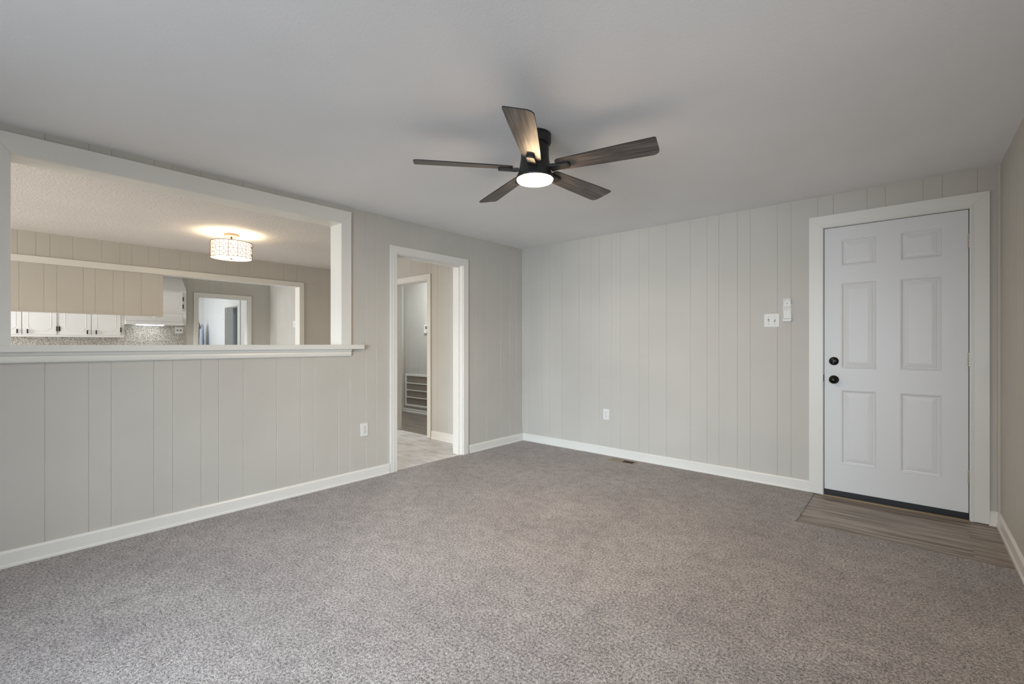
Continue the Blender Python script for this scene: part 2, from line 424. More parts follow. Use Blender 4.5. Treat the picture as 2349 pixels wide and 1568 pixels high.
# ---- pass-through: casing, lining, sill, apron
b = MB(fA)
a0, a1, z0, z1 = PT
wl, wt = 0.092, 0.112
b.prism([(a0 - wl, 1.18), (a0 - wl, z1 + wt), (a0, z1), (a0, 1.18)], 'd', 0, 0.02)
b.prism([(a1, 1.18), (a1, z1), (a1 + wl, z1 + wt), (a1 + wl, 1.18)], 'd', 0, 0.02)
t1 = b.build('trim_1', M['trim_v'], bevel=0.002, kind='structure', label='white casing framing the wide pass-through to the dining room', cat='trim')
b = MB(fA); b.prism([(a0 - wl, z1 + wt), (a1 + wl, z1 + wt), (a1, z1), (a0, z1)], 'd', 0, 0.02)
b.build('head_casing', M['trim_h'], parent=t1, bevel=0.002)
b = MB(fA); b.box(a0 - 0.02, a0, -0.165, 0.0, 1.18, z1 + 0.01); b.box(a1, a1 + 0.02, -0.165, 0.0, 1.18, z1 + 0.01)
b.build('side_lining', M['trim_v'], parent=t1, bevel=0.001)
b = MB(fA); b.box(a0, a1, -0.165, 0.0, z1, z1 + 0.02)
b.build('head_lining', M['trim_h'], parent=t1, bevel=0.001)
b = MB(fA); b.box(-4.46, -2.215, -0.20, 0.055, 1.145, 1.183)
s1 = b.build('trim_2', M['trim_h'], bevel=0.003, kind='structure', label='white sill board along the bottom of the pass-through', cat='trim')
b = MB(fA); b.prism([(0, 1.146), (0.030, 1.146), (0.026, 1.128), (0.016, 1.122), (0.020, 1.108), (0.019, 1.094), (0.014, 1.086), (0, 1.086)], 'a', -4.40, -2.318)
b.build('apron', M['trim_h'], parent=s1)

# ---- open doorway in the left wall
b = MB(fA); casing(b, DW[0] + 0.012, DW[1] - 0.012, DW[3] - 0.012, 0.07, 0.018, bead=False)
for q in ((DW[0] - 0.03, DW[0] - 0.022),): b.box(q[0], q[1], 0.017, 0.020, 0, DW[3] + 0.03)
t3 = b.build('trim_3', M['trim_v'], bevel=0.002, kind='structure', label='white casing around the open doorway to the hall', cat='trim')
b = MB(fA); lining(b, DW[0], DW[1], -0.006, DW[3], -0.150, 0.004)
b.box(DW[0] + 0.018, DW[0] + 0.030, -0.085, -0.045, -0.006, DW[3] - 0.018); b.box(DW[1] - 0.030, DW[1] - 0.018, -0.085, -0.045, -0.006, DW[3] - 0.018); b.box(DW[0] + 0.03, DW[1] - 0.03, -0.085, -0.045, DW[3] - 0.030, DW[3] - 0.018)
b.build('jamb_lining', M['trim_v'], parent=t3, bevel=0.0015)

# ---- entry door
DX0, DX1, DZ0, DZ1 = 3.110, 3.920, 0.045, 2.098
b = MB(fB); casing(b, 3.103, 3.925, 2.106, 0.094, 0.017, wt=0.094)
t4 = b.build('trim_4', M['trim'], bevel=0.0015, kind='structure', label='white stepped casing around the entry door', cat='trim')
b = MB(fB); b.box(3.088, 3.106, -0.12, 0.004, -0.008, 2.112); b.box(3.924, 3.942, -0.12, 0.004, -0.008, 2.112); b.box(3.106, 3.924, -0.12, 0.004, 2.102, 2.118)
b.build('jamb_lining', M['trim'], parent=t4)
b = MB(fB); b.box(3.1062, 3.1098, -0.04, -0.004, 0.0, 2.1018); b.box(3.9202, 3.9238, -0.04, -0.004, 0.0, 2.1018); b.box(3.1062, 3.9238, -0.04, -0.004, 2.0982, 2.1018)  # black strips put in as the shade of the door gap
b.build('gap_shade_strip', M['rubber'], parent=t4, label='black strips painting the shade in the gap round the door')
b = MB(fB); b.box(3.104, 3.109, -0.008, 0.006, 0.895, 0.945); b.build('strike_plate', M['bronze'], parent=t4, label='dark bronze strike plate')
def panel_door(b, x0, x1, z0, z1, panels, d1, dt=0.04):
    """slab whose face has moulded panels: ogee down, field raised back up"""
    xs = sorted({x0, x1} | {v for p in panels for v in p[:2]}); zs = sorted({z0, z1} | {v for p in panels for v in p[2:]})
    for i in range(len(xs) - 1):
        for j in range(len(zs) - 1):
            mx, mz = (xs[i] + xs[i + 1]) / 2, (zs[j] + zs[j + 1]) / 2
            if any(p[0] < mx < p[1] and p[2] < mz < p[3] for p in panels): continue
            b.quad((xs[i], d1, zs[j]), (xs[i + 1], d1, zs[j]), (xs[i + 1], d1, zs[j + 1]), (xs[i], d1, zs[j + 1]))
    for p in panels:
        prof = [(0, 0), (0.004, 0.0022), (0.009, 0.0012), (0.015, -0.0060), (0.021, -0.0070), (0.026, -0.0040), (0.050, 0.0)]
        rings = []
        for off, dd in prof:
            rings.append([b.v(x, d1 + dd, z) for x, z in ((p[0] + off, p[2] + off), (p[1] - off, p[2] + off), (p[1] - off, p[3] - off), (p[0] + off, p[3] - off))])
        for A, B in zip(rings, rings[1:]):
            for k in range(4): b._face([A[k], A[(k + 1) % 4], B[(k + 1) % 4], B[k]])
        b._face(rings[-1])
    b.quad((x0, d1 - dt, z0), (x1, d1 - dt, z0), (x1, d1 - dt, z1), (x0, d1 - dt, z1))
    for (xa, za), (xb_, zb_) in (((x0, z0), (x1, z0)), ((x1, z0), (x1, z1)), ((x1, z1), (x0, z1)), ((x0, z1), (x0, z0))):
        b.quad((xa, d1, za), (xb_, d1, zb_), (xb_, d1 - dt, zb_), (xa, d1 - dt, za))
PX = ((3.217, 3.432), (3.566, 3.787))
PZ = ((0.258, 0.834), (1.000, 1.662), (1.794, 1.998))
DOOR = (DX0, 0, 0)
b = MB(fB); panel_door(b, DX0, DX1, DZ0, DZ1, [(x[0], x[1], z[0], z[1]) for x in PX for z in PZ], -0.001)
d1 = b.build('door_1', M['door'], kind='structure', label='white six-panel entry door with black knob and deadbolt', cat='door', origin=DOOR)
def dpart(b, name, mat, **kw): return b.build(name, mat, parent=d1, origin=DOOR, **kw)
KX = 3.172
fK = lambda a, d, z: (a, -d, z)
b = MB(fB); b.lathe([(0, 0.0), (0.033, 0.0), (0.033, 0.004), (0.030, 0.008), (0.020, 0.011), (0.013, 0.014), (0.012, 0.030), (0.020, 0.036), (0.0265, 0.044), (0.0275, 0.052), (0.024, 0.060), (0.014, 0.065), (0, 0.066)], (KX, -0.001, 0.910), 36, axis='y')
dpart(b, 'knob', M['bronze'], label='round dark bronze door knob')
b = MB(fB); b.lathe([(0, 0), (0.032, 0), (0.032, 0.005), (0.028, 0.012), (0.024, 0.015), (0, 0.015)], (KX, -0.001, 1.055), 36, axis='y')
db = dpart(b, 'deadbolt', M['bronze'], label='round dark bronze deadbolt rosette')
b = MB(fB); b.prism([(KX - 0.005, 1.036), (KX + 0.005, 1.036), (KX + 0.004, 1.070), (KX - 0.004, 1.070)], 'd', 0.013, 0.030)
b.build('thumb_turn', M['bronze'], parent=db, origin=DOOR, bevel=0.0015)
for hz in (1.885, 1.082, 0.288):
    b = MB(fB)
    for k in range(5): b.lathe([(0, 0), (0.0065, 0.0005), (0.0068, 0.002), (0.0068, 0.0165), (0.0065, 0.018), (0, 0.0185)], (3.9235, 0.008, hz - 0.046 + k * 0.0185), 14)
    b.lathe([(0, 0), (0.0045, 0.001), (0.0045, 0.004), (0, 0.006)], (3.9235, 0.008, hz + 0.0465), 12)
    b.box(3.918, 3.9235, -0.001, 0.001, hz - 0.044, hz + 0.044)
    dpart(b, 'hinge', M['nickel'], label='brushed nickel hinge')
b = MB(fB); b.box(DX0, DX1, -0.040, 0.004, 0.012, 0.046); b.box(DX0, DX1, -0.03, 0.001, 0.0, 0.014)
dpart(b, 'door_sweep', M['rubber'], bevel=0.002, label='black rubber door sweep')
b = MB(fB); b.box(3.104, 3.926, -0.13, 0.012, -0.012, 0.001)
b.build('trim_threshold', M['threshold'], kind='structure', label='thin tan wooden threshold strip under the entry door', cat='trim', bevel=0.002)

# ---------------------------------------------------------------- rooms beyond
gD = [-4.174, -4.042, -3.938, -3.76, -3.524, -3.369, -3.26, -3.107, -3.002, -2.792, -2.687, -2.511, -2.273, -2.123, -1.987, -1.754, -1.538, -1.346, -1.018]
wall('wall_partition', fD, -7.2, YG, [(-5.0, -1.297, -0.05, 2.054)], gD, 0.12, label='greige panelled partition between dining room and kitchen')
wall('wall_dining', fG, XE - 0.1, -0.10, [(-1.771, -0.999, -0.05, 2.021)], [-1.36, -1.039, -0.943, -0.819, -0.613, -0.526, -0.3, -2.0, -2.3, -2.6, -2.9, -3.5, -3.62, -3.8, -4.0, -4.19, -4.4, -4.702, -4.9, -5.029, -5.237, -5.373, -5.492, -5.7], 0.12, label='greige panelled wall with the narrow doorway to the hall')
wall('wall_kitchen', fE, -7.2, YG, [(-1.911, -1.084, -0.05, 2.049)], [-4.3, -2.061, -1.721, -1.533, -1.286, -0.863], 0.12, label='greige kitchen wall with cabinets and a cased doorway')
wall('wall_dining_end', lambda a, d, z: (a, -7.2 + d, z), XE - 0.1, 0.0, [(-5.3, -4.1, 1.0, 2.0), (-2.5, -0.9, 0.95, 2.05)], [], 0.12, label='greige end wall of the dining room and kitchen')
wall('wall_hall', fH, -3.4, 0.0, [], [-3.0 + 0.27 * i for i in range(10)], 0.12, label='greige hallway wall carrying the return grille')
wall('wall_hall_end', fX, -0.60, YH, [(-0.42, 0.36, -0.05, 2.03)], [], 0.12, label='end wall of the hallway')
wall('wall_utility', fU, XU - 0.1, XE - 0.06, [(-7.387, -6.624, -0.05, 1.977)], [], 0.12, mat='wall_white', label='white utility room wall with a cased doorway')
wall('wall_utility_back', fV, -3.1, -0.9, [], [], 0.12, mat='wall_white', label='white back wall of the utility room')
wall('wall_utility_side', lambda a, d, z: (a, -3.0 + d, z), XU - 0.1, XE - 0.06, [(-8.1, -7.1, 1.0, 2.0)], [], 0.12, mat='wall_white', label='white side wall of the utility room')
wall('wall_bedroom', lambda a, d, z: (a, 0.35 - d, z), -10.2, -8.20, [(-9.75, -8.95, -0.05, 1.98)], [], 0.12, mat='wall_white', label='pale wall beyond the utility room doorway')
wall('wall_bedroom_side', lambda a, d, z: (-10.2 + d, a, z), -1.0, 2.5, [], [], 0.12, mat='wall_white', label='far pale wall beyond the utility room')
wall('wall_bedroom_back', lambda a, d, z: (a, 2.45 - d, z), -10.3, -3.3, [(-7.4, -6.4, 1.0, 2.0)], [], 0.12, mat='wall_white', label='pale wall with an added opening beyond the utility room')
b = MB(); b.box(-10.4, -0.10, -7.35, 2.6, H, H + 0.12)
b.build('ceiling_dining', M['ceiling2'], kind='structure', label='stippled white ceiling of the dining room', cat='ceiling')
b = MB(); b.box(-10.4, XE - 0.02, -3.15, 2.6, -0.06, -0.006)
b.build('floor_utility', M['plank_hall'], kind='structure', label='plank floor of the utility room', cat='floor')
baseboard('baseboard_dining', fG, [(-0.930, -0.15), (XE, -1.835)], 'white baseboard beyond the open doorway, right of the narrow doorway', 0.10)
baseboard('baseboard_hall', fH, [(XH, -0.15)], 'white baseboard below the return grille in the hall', 0.06)
# dining-kitchen header trim
b = MB(fD)
b.prism([(-5.07, 2.105), (-1.250, 2.105), (-1.318, 2.036), (-5.0, 2.036)], 'd', 0, 0.020)
b.prism([(-1.250, -0.006), (-1.250, 2.105), (-1.318, 2.036), (-1.318, -0.006)], 'd', 0, 0.020)
t5 = b.build('trim_5', M['trim'], bevel=0.002, kind='structure', label='white casing of the wide opening between dining room and kitchen', cat='trim')
b = MB(fD); b.box(-5.0, -1.300, -0.13, 0.002, 2.036, 2.052); b.box(-1.318, -1.300, -0.13, 0.002, -0.006, 2.045)
b.build('jamb_lining', M['trim'], parent=t5)
b = MB(fE); casing(b, -1.905, -1.090, 2.044, 0.064, 0.018, bead=False)
t6 = b.build('trim_6', M['trim'], bevel=0.002, kind='structure', label='white casing of the kitchen doorway to the utility room', cat='trim')
b = MB(fE); lining(b, -1.91, -1.085, -0.006, 2.048, -0.13, 0.002); b.build('jamb_lining', M['trim'], parent=t6)
b = MB(fG); casing(b, -1.760, -1.008, 2.010, 0.066, 0.018, bead=False)
t7 = b.build('trim_7', M['trim'], bevel=0.002, kind='structure', label='white casing of the narrow doorway into the hall', cat='trim')
b = MB(fG); lining(b, -1.770, -1.0, -0.006, 2.02, -0.125, 0.002); b.build('jamb_lining', M['trim'], parent=t7)
b = MB(fX); casing(b, -0.41, 0.35, 2.03, 0.075, 0.018, bead=False)
b.build('trim_8', M['trim'], kind='structure', label='white door casing at the end of the hall', cat='trim')
b = MB(); b.box(XH - 0.05, XH - 0.01, -0.41, 0.35, 0.005, 2.03)
b.build('door_2', M['door'], kind='structure', label='white door closing the end of the hall', cat='door')
b = MB(fU); casing(b, -7.375, -6.636, 1.96, 0.118, 0.02, bead=True)
t9 = b.build('trim_9', M['trim'], kind='structure', label='wide white casing of the doorway inside the utility room', cat='trim')
b = MB(fU); lining(b, -7.385, -6.626, -0.006, 1.975, -0.125, 0.002); b.build('jamb_lining', M['trim'], parent=t9)
b = MB(lambda a, d, z: (a, 0.35 - d, z)); casing(b, -9.75, -8.95, 1.98, 0.09, 0.018, bead=False)
b.build('trim_10', M['trim'], kind='structure', label='white door casing beyond the utility room doorway', cat='trim')

# windows (behind the camera and at the ends of the other rooms)
def window(name, fmap, a0, a1, z0, z1, label):
    b = MB(fmap); w = 0.05
    b.box(a0 - 0.07, a0, 0, 0.018, z0 - 0.07, z1 + 0.07); b.box(a1, a1 + 0.07, 0, 0.018, z0 - 0.07, z1 + 0.07)
    b.box(a0, a1, 0, 0.018, z1, z1 + 0.07); b.box(a0, a1, 0, 0.03, z0 - 0.07, z0)
    return b.build(name, M['trim'], kind='structure', label=label, cat='window')
window('window_1', lambda a, d, z: (a, YB + d, z), 1.6, 3.6, 0.45, 2.1, 'wide window in the wall behind the camera')
window('window_2', fC, -5.95, -4.75, 0.75, 2.05, 'window in the right wall behind the camera')
window('window_4', lambda a, d, z: (a, -7.2 + d, z), -2.5, -0.9, 0.95, 2.05, 'added dining room window for fill light in the end wall')  # window added to go with the dining fill lamp
window('window_3', lambda a, d, z: (a, -7.2 + d, z), -5.3, -4.1, 1.0, 2.0, 'kitchen window in the end wall')

# ---------------------------------------------------------------- kitchen
XC = -5.68
b = MB(fE); b.box(-4.60, -2.106, 0.0, 0.012, 0.90, 1.72)
b.build('backsplash', M['granite'], kind='structure', label='speckled grey granite-look backsplash under the kitchen cabinets', cat='backsplash')
b = MB(); b.prism([(XC, 2.083), (XE, 2.36), (XE, 2.083)], 'd', -4.60, -2.150)
b.bm.faces.ensure_lookup_table()
b.build('trim_soffit', M['cab'], kind='structure', label='sloping white soffit above the kitchen wall cabinets', cat='soffit')
def cab_door(parent, y0, y1, z0, z1, pull=None, hinges=(), origin=None):
    b = MB(); b.box(XC, XC + 0.018, y0, y1, z0, z1)
    m = 0.055; c = 0.05
    path = [(y0 + m, z0 + m + c), (y0 + m, z1 - m - c), (y0 + m + c, z1 - m), (y1 - m - c, z1 - m), (y1 - m, z1 - m - c), (y1 - m, z0 + m + c), (y1 - m - c, z0 + m), (y0 + m + c, z0 + m)]
    P = []
    for i in range(8):
        p, q = path[i], path[(i + 1) % 8]
        P += [(XC + 0.018, p[0] + (q[0] - p[0]) * t, p[1] + (q[1] - p[1]) * t) for t in (0.0, 0.5)]
    b.tube(P, 0.0028, 6, closed=True)
    d = b.build('door', M['cab'], parent=parent, origin=origin, bevel=0.002)
    if pull is not None:
        b = MB(); yy, zz = pull
        b.box(XC + 0.030, XC + 0.038, yy - 0.0075, yy + 0.0075, zz - 0.030, zz + 0.030); b.box(XC + 0.017, XC + 0.032, yy - 0.004, yy + 0.004, zz - 0.024, zz - 0.016); b.box(XC + 0.017, XC + 0.032, yy - 0.004, yy + 0.004, zz + 0.016, zz + 0.024)
        b.build('pull', M['black'], parent=d, origin=origin, bevel=0.002, label='black cabinet pull')
    for yy, zz, sgn in hinges:
        b = MB()
        b.prism([(yy, zz - 0.036), (yy - sgn * 0.012, zz - 0.028), (yy - sgn * 0.014, zz), (yy - sgn * 0.012, zz + 0.028), (yy, zz + 0.036), (yy + sgn * 0.006, zz + 0.02), (yy + sgn * 0.006, zz - 0.02)], 'a', XC + 0.016, XC + 0.022) if False else None
        poly = [(yy, zz - 0.038), (yy - sgn * 0.011, zz - 0.030), (yy - sgn * 0.013, zz - 0.006), (yy - sgn * 0.007, zz), (yy - sgn * 0.013, zz + 0.006), (yy - sgn * 0.011, zz + 0.030), (yy, zz + 0.038)]
        A = [b.v(XC + 0.017, p[0], p[1]) for p in poly]; B = [b.v(XC + 0.022, p[0], p[1]) for p in poly]
        b._face(A); b._face(B[::-1])
        for i in range(len(poly)): b._face([A[i], A[(i + 1) % len(poly)], B[(i + 1) % len(poly)], B[i]])
        b.tube([(XC + 0.021, yy, zz - 0.036), (XC + 0.021, yy, zz + 0.036)], 0.005, 8)
        b.build('hinge', M['black'], parent=d, origin=origin, label='black butterfly hinge')
O = (XE, -3.7, 1.29)
cb = thing('wall_cabinet', O, 'long white kitchen wall cabinet with black pulls above the backsplash', 'cabinet')
b = MB(); b.box(XE + 0.013, XC, -4.44, -2.972, 1.292, 2.082); b.build('body', M['cab'], parent=cb, origin=O)
for y0, y1, py, hy, sg in ((-4.42, -4.072, -4.113, -4.418, -1), (-4.064, -3.726, -4.015, -3.720, 1), (-3.694, -3.358, -3.400, -3.700, -1), (-3.350, -3.018, -3.301, -3.010, 1)):
    cab_door(cb, y0, y1, 1.322, 2.05, (py, 1.366), [(hy, 1.408, sg), (hy, 1.96, sg)], O)
O = (XE, -2.55, 1.5)
c2 = thing('wall_cabinet', O, 'short white kitchen wall cabinet with black hinges above the range hood', 'cabinet')
b = MB(); b.box(XE + 0.013, XC, -2.970, -2.156, 1.700, 2.082); b.box(XE + 0.013, XC, -2.206, -2.156, 1.508, 1.702)
b.build('body', M['cab'], parent=c2, origin=O)
cab_door(c2, -2.58, -2.208, 1.733, 2.055, None, [(-2.200, 1.947, 1), (-2.200, 1.821, 1)], O)
cab_door(c2, -2.955, -2.588, 1.733, 2.055, None, [], O)
O = (XE, -2.58, 1.5)
hd = thing('range_hood', O, 'white range hood with a lit underside below the short cabinet', 'range hood')
b = MB()
b.prism([(XE + 0.013, 1.530), (XC + 0.075, 1.530), (XC + 0.075, 1.548), (XC + 0.035, 1.562), (XC + 0.001, 1.640), (XC + 0.001, 1.698), (XE + 0.013, 1.698)], 'd', -2.968, -2.208)
b.build('body', M['cab'], parent=hd, origin=O, bevel=0.002)
b = MB(); b.box(XE + 0.013, XC + 0.080, -2.968, -2.208, 1.502, 1.529); b.build('lip', M['white_plastic'], parent=hd, origin=O, bevel=0.003)
b = MB(); b.box(XC - 0.16, XC - 0.06, -2.80, -2.45, 1.494, 1.501); b.build('lamp', M['hood_lamp'], parent=hd, origin=O, label='glowing hood lamp')
# hanging cabinet in the partition opening, seen from its panelled back
O = (XD, -3.8, 1.52)
hc = thing('hanging_cabinet', O, 'greige panelled back of the cabinets hanging in the kitchen opening', 'cabinet')
XP = XD - 0.022
b = MB()
gs = [-4.161, -3.982, -3.884, -3.676, -3.578, -3.425, -3.325, -3.169]
ks = [(-5.0, 0)] + [q for g in gs for q in ((g - 0.003, 0), (g, 0.003), (g + 0.003, 0))] + [(-3.004, 0)]
for (p, dp), (q, dq) in zip(ks, ks[1:]):
    b.quad((XP - dp, p, 1.535), (XP - dq, q, 1.535), (XP - dq, q, 2.036), (XP - dp, p, 2.036))
b.box(XP - 0.30, XP - 0.004, -5.0, -3.004, 1.545, 2.036)
b.build('back_panel', M['wall'], parent=hc, origin=O, recalc=False)
b = MB(); b.box(XP - 0.30, XP + 0.002, -3.003, -2.960, 1.522, 2.036); b.build('end_stile', M['wall'], parent=hc, origin=O, bevel=0.002)
b = MB(); b.box(XP - 0.02, XP + 0.004, -5.0, -3.003, 1.522, 1.538); b.build('bottom_rail', M['wall'], parent=hc, origin=O, bevel=0.001)

# ---------------------------------------------------------------- ceiling fan
FX, FY = 2.041, -2.343
fan = thing('ceiling_fan', (FX, FY, H), 'black five-blade ceiling fan with grey wood blades and a lit round lens', 'ceiling fan')
b = MB(); b.lathe([(0, 0), (0.090, 0), (0.090, -0.045), (0.087, -0.052), (0.078, -0.056), (0.0, -0.056)], seg=48); b.build('canopy', M['black'], parent=fan)
b = MB(); b.lathe([(0, -0.05), (0.070, -0.05), (0.076, -0.058), (0.078, -0.075), (0.078, -0.10), (0.0765, -0.102), (0.0765, -0.104), (0.078, -0.106), (0.079, -0.135), (0.086, -0.18), (0.094, -0.215), (0.103, -0.235), (0.105, -0.240), (0.105, -0.249), (0.1025, -0.250), (0, -0.250)], seg=56); b.build('motor_housing', M['black'], parent=fan)
b = MB(); b.lathe([(0, -0.249), (0.1015, -0.249), (0.1010, -0.253), (0.097, -0.2585), (0.08, -0.263), (0.04, -0.2655), (0, -0.266)], seg=56); b.build('lens', M['fan_lens'], parent=fan, label='glowing round white lens')
PITCH = R(-12.5)
def blade_outline():
    r0, r1 = 0.125, 0.668
    pts = []
    # trailing (-y) side outwards, tip, then leading (+y, lower) side inwards; root corners rounded
    for r, w in ((0.150, -0.049), (0.25, -0.0535), (0.38, -0.060), (0.52, -0.066), (0.655, -0.070)): pts.append((r, w))
    pts += [(0.663, -0.0685), (0.668, -0.063)]
    cx, cy, rr = 0.668 - 0.034, 0.070 - 0.034, 0.034
    for k in range(7):
        t = R(90) * k / 6; pts.append((cx + rr * math.cos(t), cy + rr * math.sin(t)))
    for r, w in ((0.52, 0.067), (0.38, 0.062), (0.25, 0.056), (0.155, 0.050)): pts.append((r, w))
    pts += [(0.138, 0.046), (0.130, 0.036), (0.128, 0.0), (0.130, -0.034), (0.138, -0.045)]
    return pts
def build_blade():
    b = MB(); po = blade_outline(); th = 0.0055
    bot = [b.v(x, y, 0) for x, y in po]; top = [b.v(x, y, th) for x, y in po]
    b._face(bot); b.mi = 1; b._face(top[::-1])
    for i in range(len(po)): b._face([bot[i], bot[(i + 1) % len(po)], top[(i + 1) % len(po)], top[i]])
    return b
for k in range(5):
    az = R(14 + 72 * k)
    if k == 0:
        bl0 = build_blade().build('blade', [M['blade'], M['black']], parent=fan)
        b = MB()
        b.prism([(0.095, -0.030), (0.130, -0.024), (0.200, -0.022), (0.207, -0.016), (0.207, 0.016), (0.200, 0.022), (0.130, 0.024), (0.095, 0.030)], 'z', -0.017, -0.0005)
        ir0 = b.build('blade_iron', M['black'], parent=bl0, bevel=0.003, label='black blade bracket')
        bl = bl0
    else:
        bl = bl0.copy(); COL.objects.link(bl); bl.parent = fan
        ir = ir0.copy(); COL.objects.link(ir); ir.parent = bl
    bl.location = (0, 0, -0.192)
    bl.rotation_euler = (Matrix.Rotation(az, 3, 'Z') @ Matrix.Rotation(PITCH, 3, 'X')).to_euler()

# ---------------------------------------------------------------- dining drum light
LX, LY = -1.836, -2.659
dl = thing('drum_light', (LX, LY, H), 'lit drum ceiling light with a dark square lattice in the dining room', 'ceiling light')
RS, ZT, ZB = 0.191, 2.267 - H, 2.104 - H
b = MB(); b.lathe([(0, 0), (0.072, 0), (0.072, -0.022), (0.068, -0.028), (0, -0.028)], seg=40); cn = b.build('canopy', M['canopy_metal'], parent=dl)
for k in range(4):
    b = MB(); b.lathe([(0, -0.028), (0.006, -0.028), (0.006, -0.034), (0, -0.036)], (0.045 * math.cos(k * 1.57 + 0.4), 0.045 * math.sin(k * 1.57 + 0.4), 0), 10)
    b.build('screw', M['bronze_trim'], parent=cn)
b = MB(); b.tube([(0, 0, -0.028), (0, 0, -0.25)], 0.009, 12); b.build('stem', M['canopy_metal'], parent=dl)
b = MB(); b.lathe([(RS - 0.004, ZB), (RS - 0.004, ZT)], seg=64); b.lathe([(RS - 0.006, ZT), (RS - 0.006, ZB)], seg=64); b.build('shade', M['shade'], parent=dl, label='glowing white drum shade', recalc=False)
b = MB(); b.lathe([(RS - 0.006, ZB + 0.004), (0.12, ZB - 0.001), (0, ZB - 0.003)], seg=64); b.build('diffuser', M['diffuser'], parent=dl, label='glowing round bottom diffuser', recalc=False)
b = MB(); b.lathe([(0, ZB + 0.0), (0.022, ZB - 0.002), (0.018, ZB - 0.007), (0.007, ZB - 0.010), (0.006, ZB - 0.016), (0, ZB - 0.019)], seg=20); b.build('finial', M['bronze_trim'], parent=dl)
for zz in (ZB, ZT): 
    b = MB(); b.lathe([(RS - 0.003, zz - 0.003), (RS + 0.002, zz - 0.003), (RS + 0.002, zz + 0.003), (RS - 0.003, zz + 0.003), (RS - 0.003, zz - 0.003)], seg=64, smooth=False); b.build('band', M['bronze_trim'], parent=dl, label='thin bronze rim band')
b = MB(); NC = 14
cell = 2 * math.pi / NC; hh = (ZT - ZB) / 2
def on(t, z): return (RS * math.cos(t), RS * math.sin(t), z)
def wire(pts, r=0.0016): b.tube([on(*p) for p in pts], r * 1.7, 5)
for row in range(2):
    zc = ZB + hh * (row + 0.5)
    for i in range(NC):
        t0 = i * cell; tc_ = t0 + cell / 2; q = cell * 0.23; s = hh * 0.24
        c = 0.45
        sq = [(tc_ - q, zc - s * c), (tc_ - q, zc + s * c), (tc_ - q * c, zc + s), (tc_ + q * c, zc + s), (tc_ + q, zc + s * c), (tc_ + q, zc - s * c), (tc_ + q * c, zc - s), (tc_ - q * c, zc - s), (tc_ - q, zc - s * c)]
        wire(sq); wire([(t0, zc), (t0 + 0.5 * (cell / 2 - q), zc), (tc_ - q, zc)], 0.0013); wire([(tc_ + q, zc), (t0 + cell, zc)], 0.0013)
        wire([(tc_, zc + s), (tc_, zc + hh / 2)], 0.0013); wire([(tc_, zc - s), (tc_, zc - hh / 2)], 0.0013)
        if row == 0: wire([(t0, ZB), (t0, ZT)], 0.0017)
wire([(i * cell / 4, ZB + hh) for i in range(NC * 4 + 1)], 0.0016)
b.build('lattice', M['bronze_trim'], parent=dl, label='dark lattice of squares round the shade')
pl = bpy.data.lights.new('drum_light_bulb', 'POINT'); pl.energy = 4.2; pl.color = (1.0, 0.84, 0.64); pl.shadow_soft_size = 0.04
po = bpy.data.objects.new('drum_light_bulb', pl); COL.objects.link(po); po.parent = dl; po.location = (0.04, 0, 2.20 - H)

# ---------------------------------------------------------------- small wall things
def outlet(loc, rotz, label):
    o = thing('wall_outlet', loc, label, 'outlet', 'duplex outlets low on the living room walls', rotz)
    b = MB(); b.prism([(-0.036, -0.057), (0.036, -0.057), (0.036, 0.057), (-0.036, 0.057)], 'd', -0.006, 0.0); b.build('cover_plate', M['white_plastic'], parent=o, bevel=0.003)
    for zc in (0.0195, -0.0195):
        b = MB()
        ring = [(0.0165 * math.cos(t) if abs(0.0165 * math.cos(t)) < 0.2 else 0, max(-0.0125, min(0.0125, 0.0165 * math.sin(t)))) for t in [2 * math.pi * i / 24 for i in range(24)]]
        b.prism([(x, zc + z) for x, z in ring], 'd', -0.0085, -0.005); rc = b.build('receptacle', M['white_plastic'], parent=o)
        b = MB()
        b.box(-0.0080, -0.0055, -0.0092, -0.008, zc - 0.001, zc + 0.0085); b.box(0.0055, 0.0080, -0.0092, -0.008, zc - 0.001, zc + 0.0085)
        b.lathe([(0, -0.0092), (0.003, -0.0092), (0.003, -0.008), (0, -0.008)], (0, 0, zc - 0.0075), 10, axis='y')
        b.build('slots', M['slot'], parent=rc)
    b = MB(); b.lathe([(0, -0.0075), (0.003, -0.007), (0.003, -0.0055), (0, -0.0055)], (0, 0, 0), 10, axis='y'); b.build('screw', M['grey_mark'], parent=o)
    return o
o1 = outlet((1.164, 0.0, 0.434), 0, 'white duplex outlet on the far wall above the floor register')
dup(o1, (0.0, -2.185, 0.436), R(90), 'white duplex outlet on the left wall beside the open doorway')
# double switch by the entry door
sw = thing('light_switch', (2.740, 0, 1.388), 'white double toggle switch plate left of the entry door', 'light switch')
b = MB(); b.box(-0.0575, 0.0575, -0.006, 0, -0.056, 0.056); b.build('cover_plate', M['white_plastic'], parent=sw, bevel=0.003)
for k, sx in enumerate((-0.023, 0.023)):
    b = MB(); b.box(sx - 0.0055, sx + 0.0055, -0.0066, -0.004, -0.0125, 0.0125); tg = b.build('toggle_slot', M['grey_mark'], parent=sw)
    b = MB(); z = -1 if k == 0 else 1
    b.prism([(-0.006, -0.004), (-0.006, 0.004), (-0.017, z * 0.008 + 0.003), (-0.017, z * 0.008 - 0.003)], 'a', sx - 0.004, sx + 0.004); b.build('toggle', M['white_plastic'], parent=tg)
    for zz in (0.030, -0.030):
        b = MB(); b.lathe([(0, -0.0074), (0.0028, -0.007), (0.0028, -0.0055), (0, -0.0055)], (sx, 0, zz), 10, axis='y'); b.build('screw', M['grey_mark'], parent=sw)
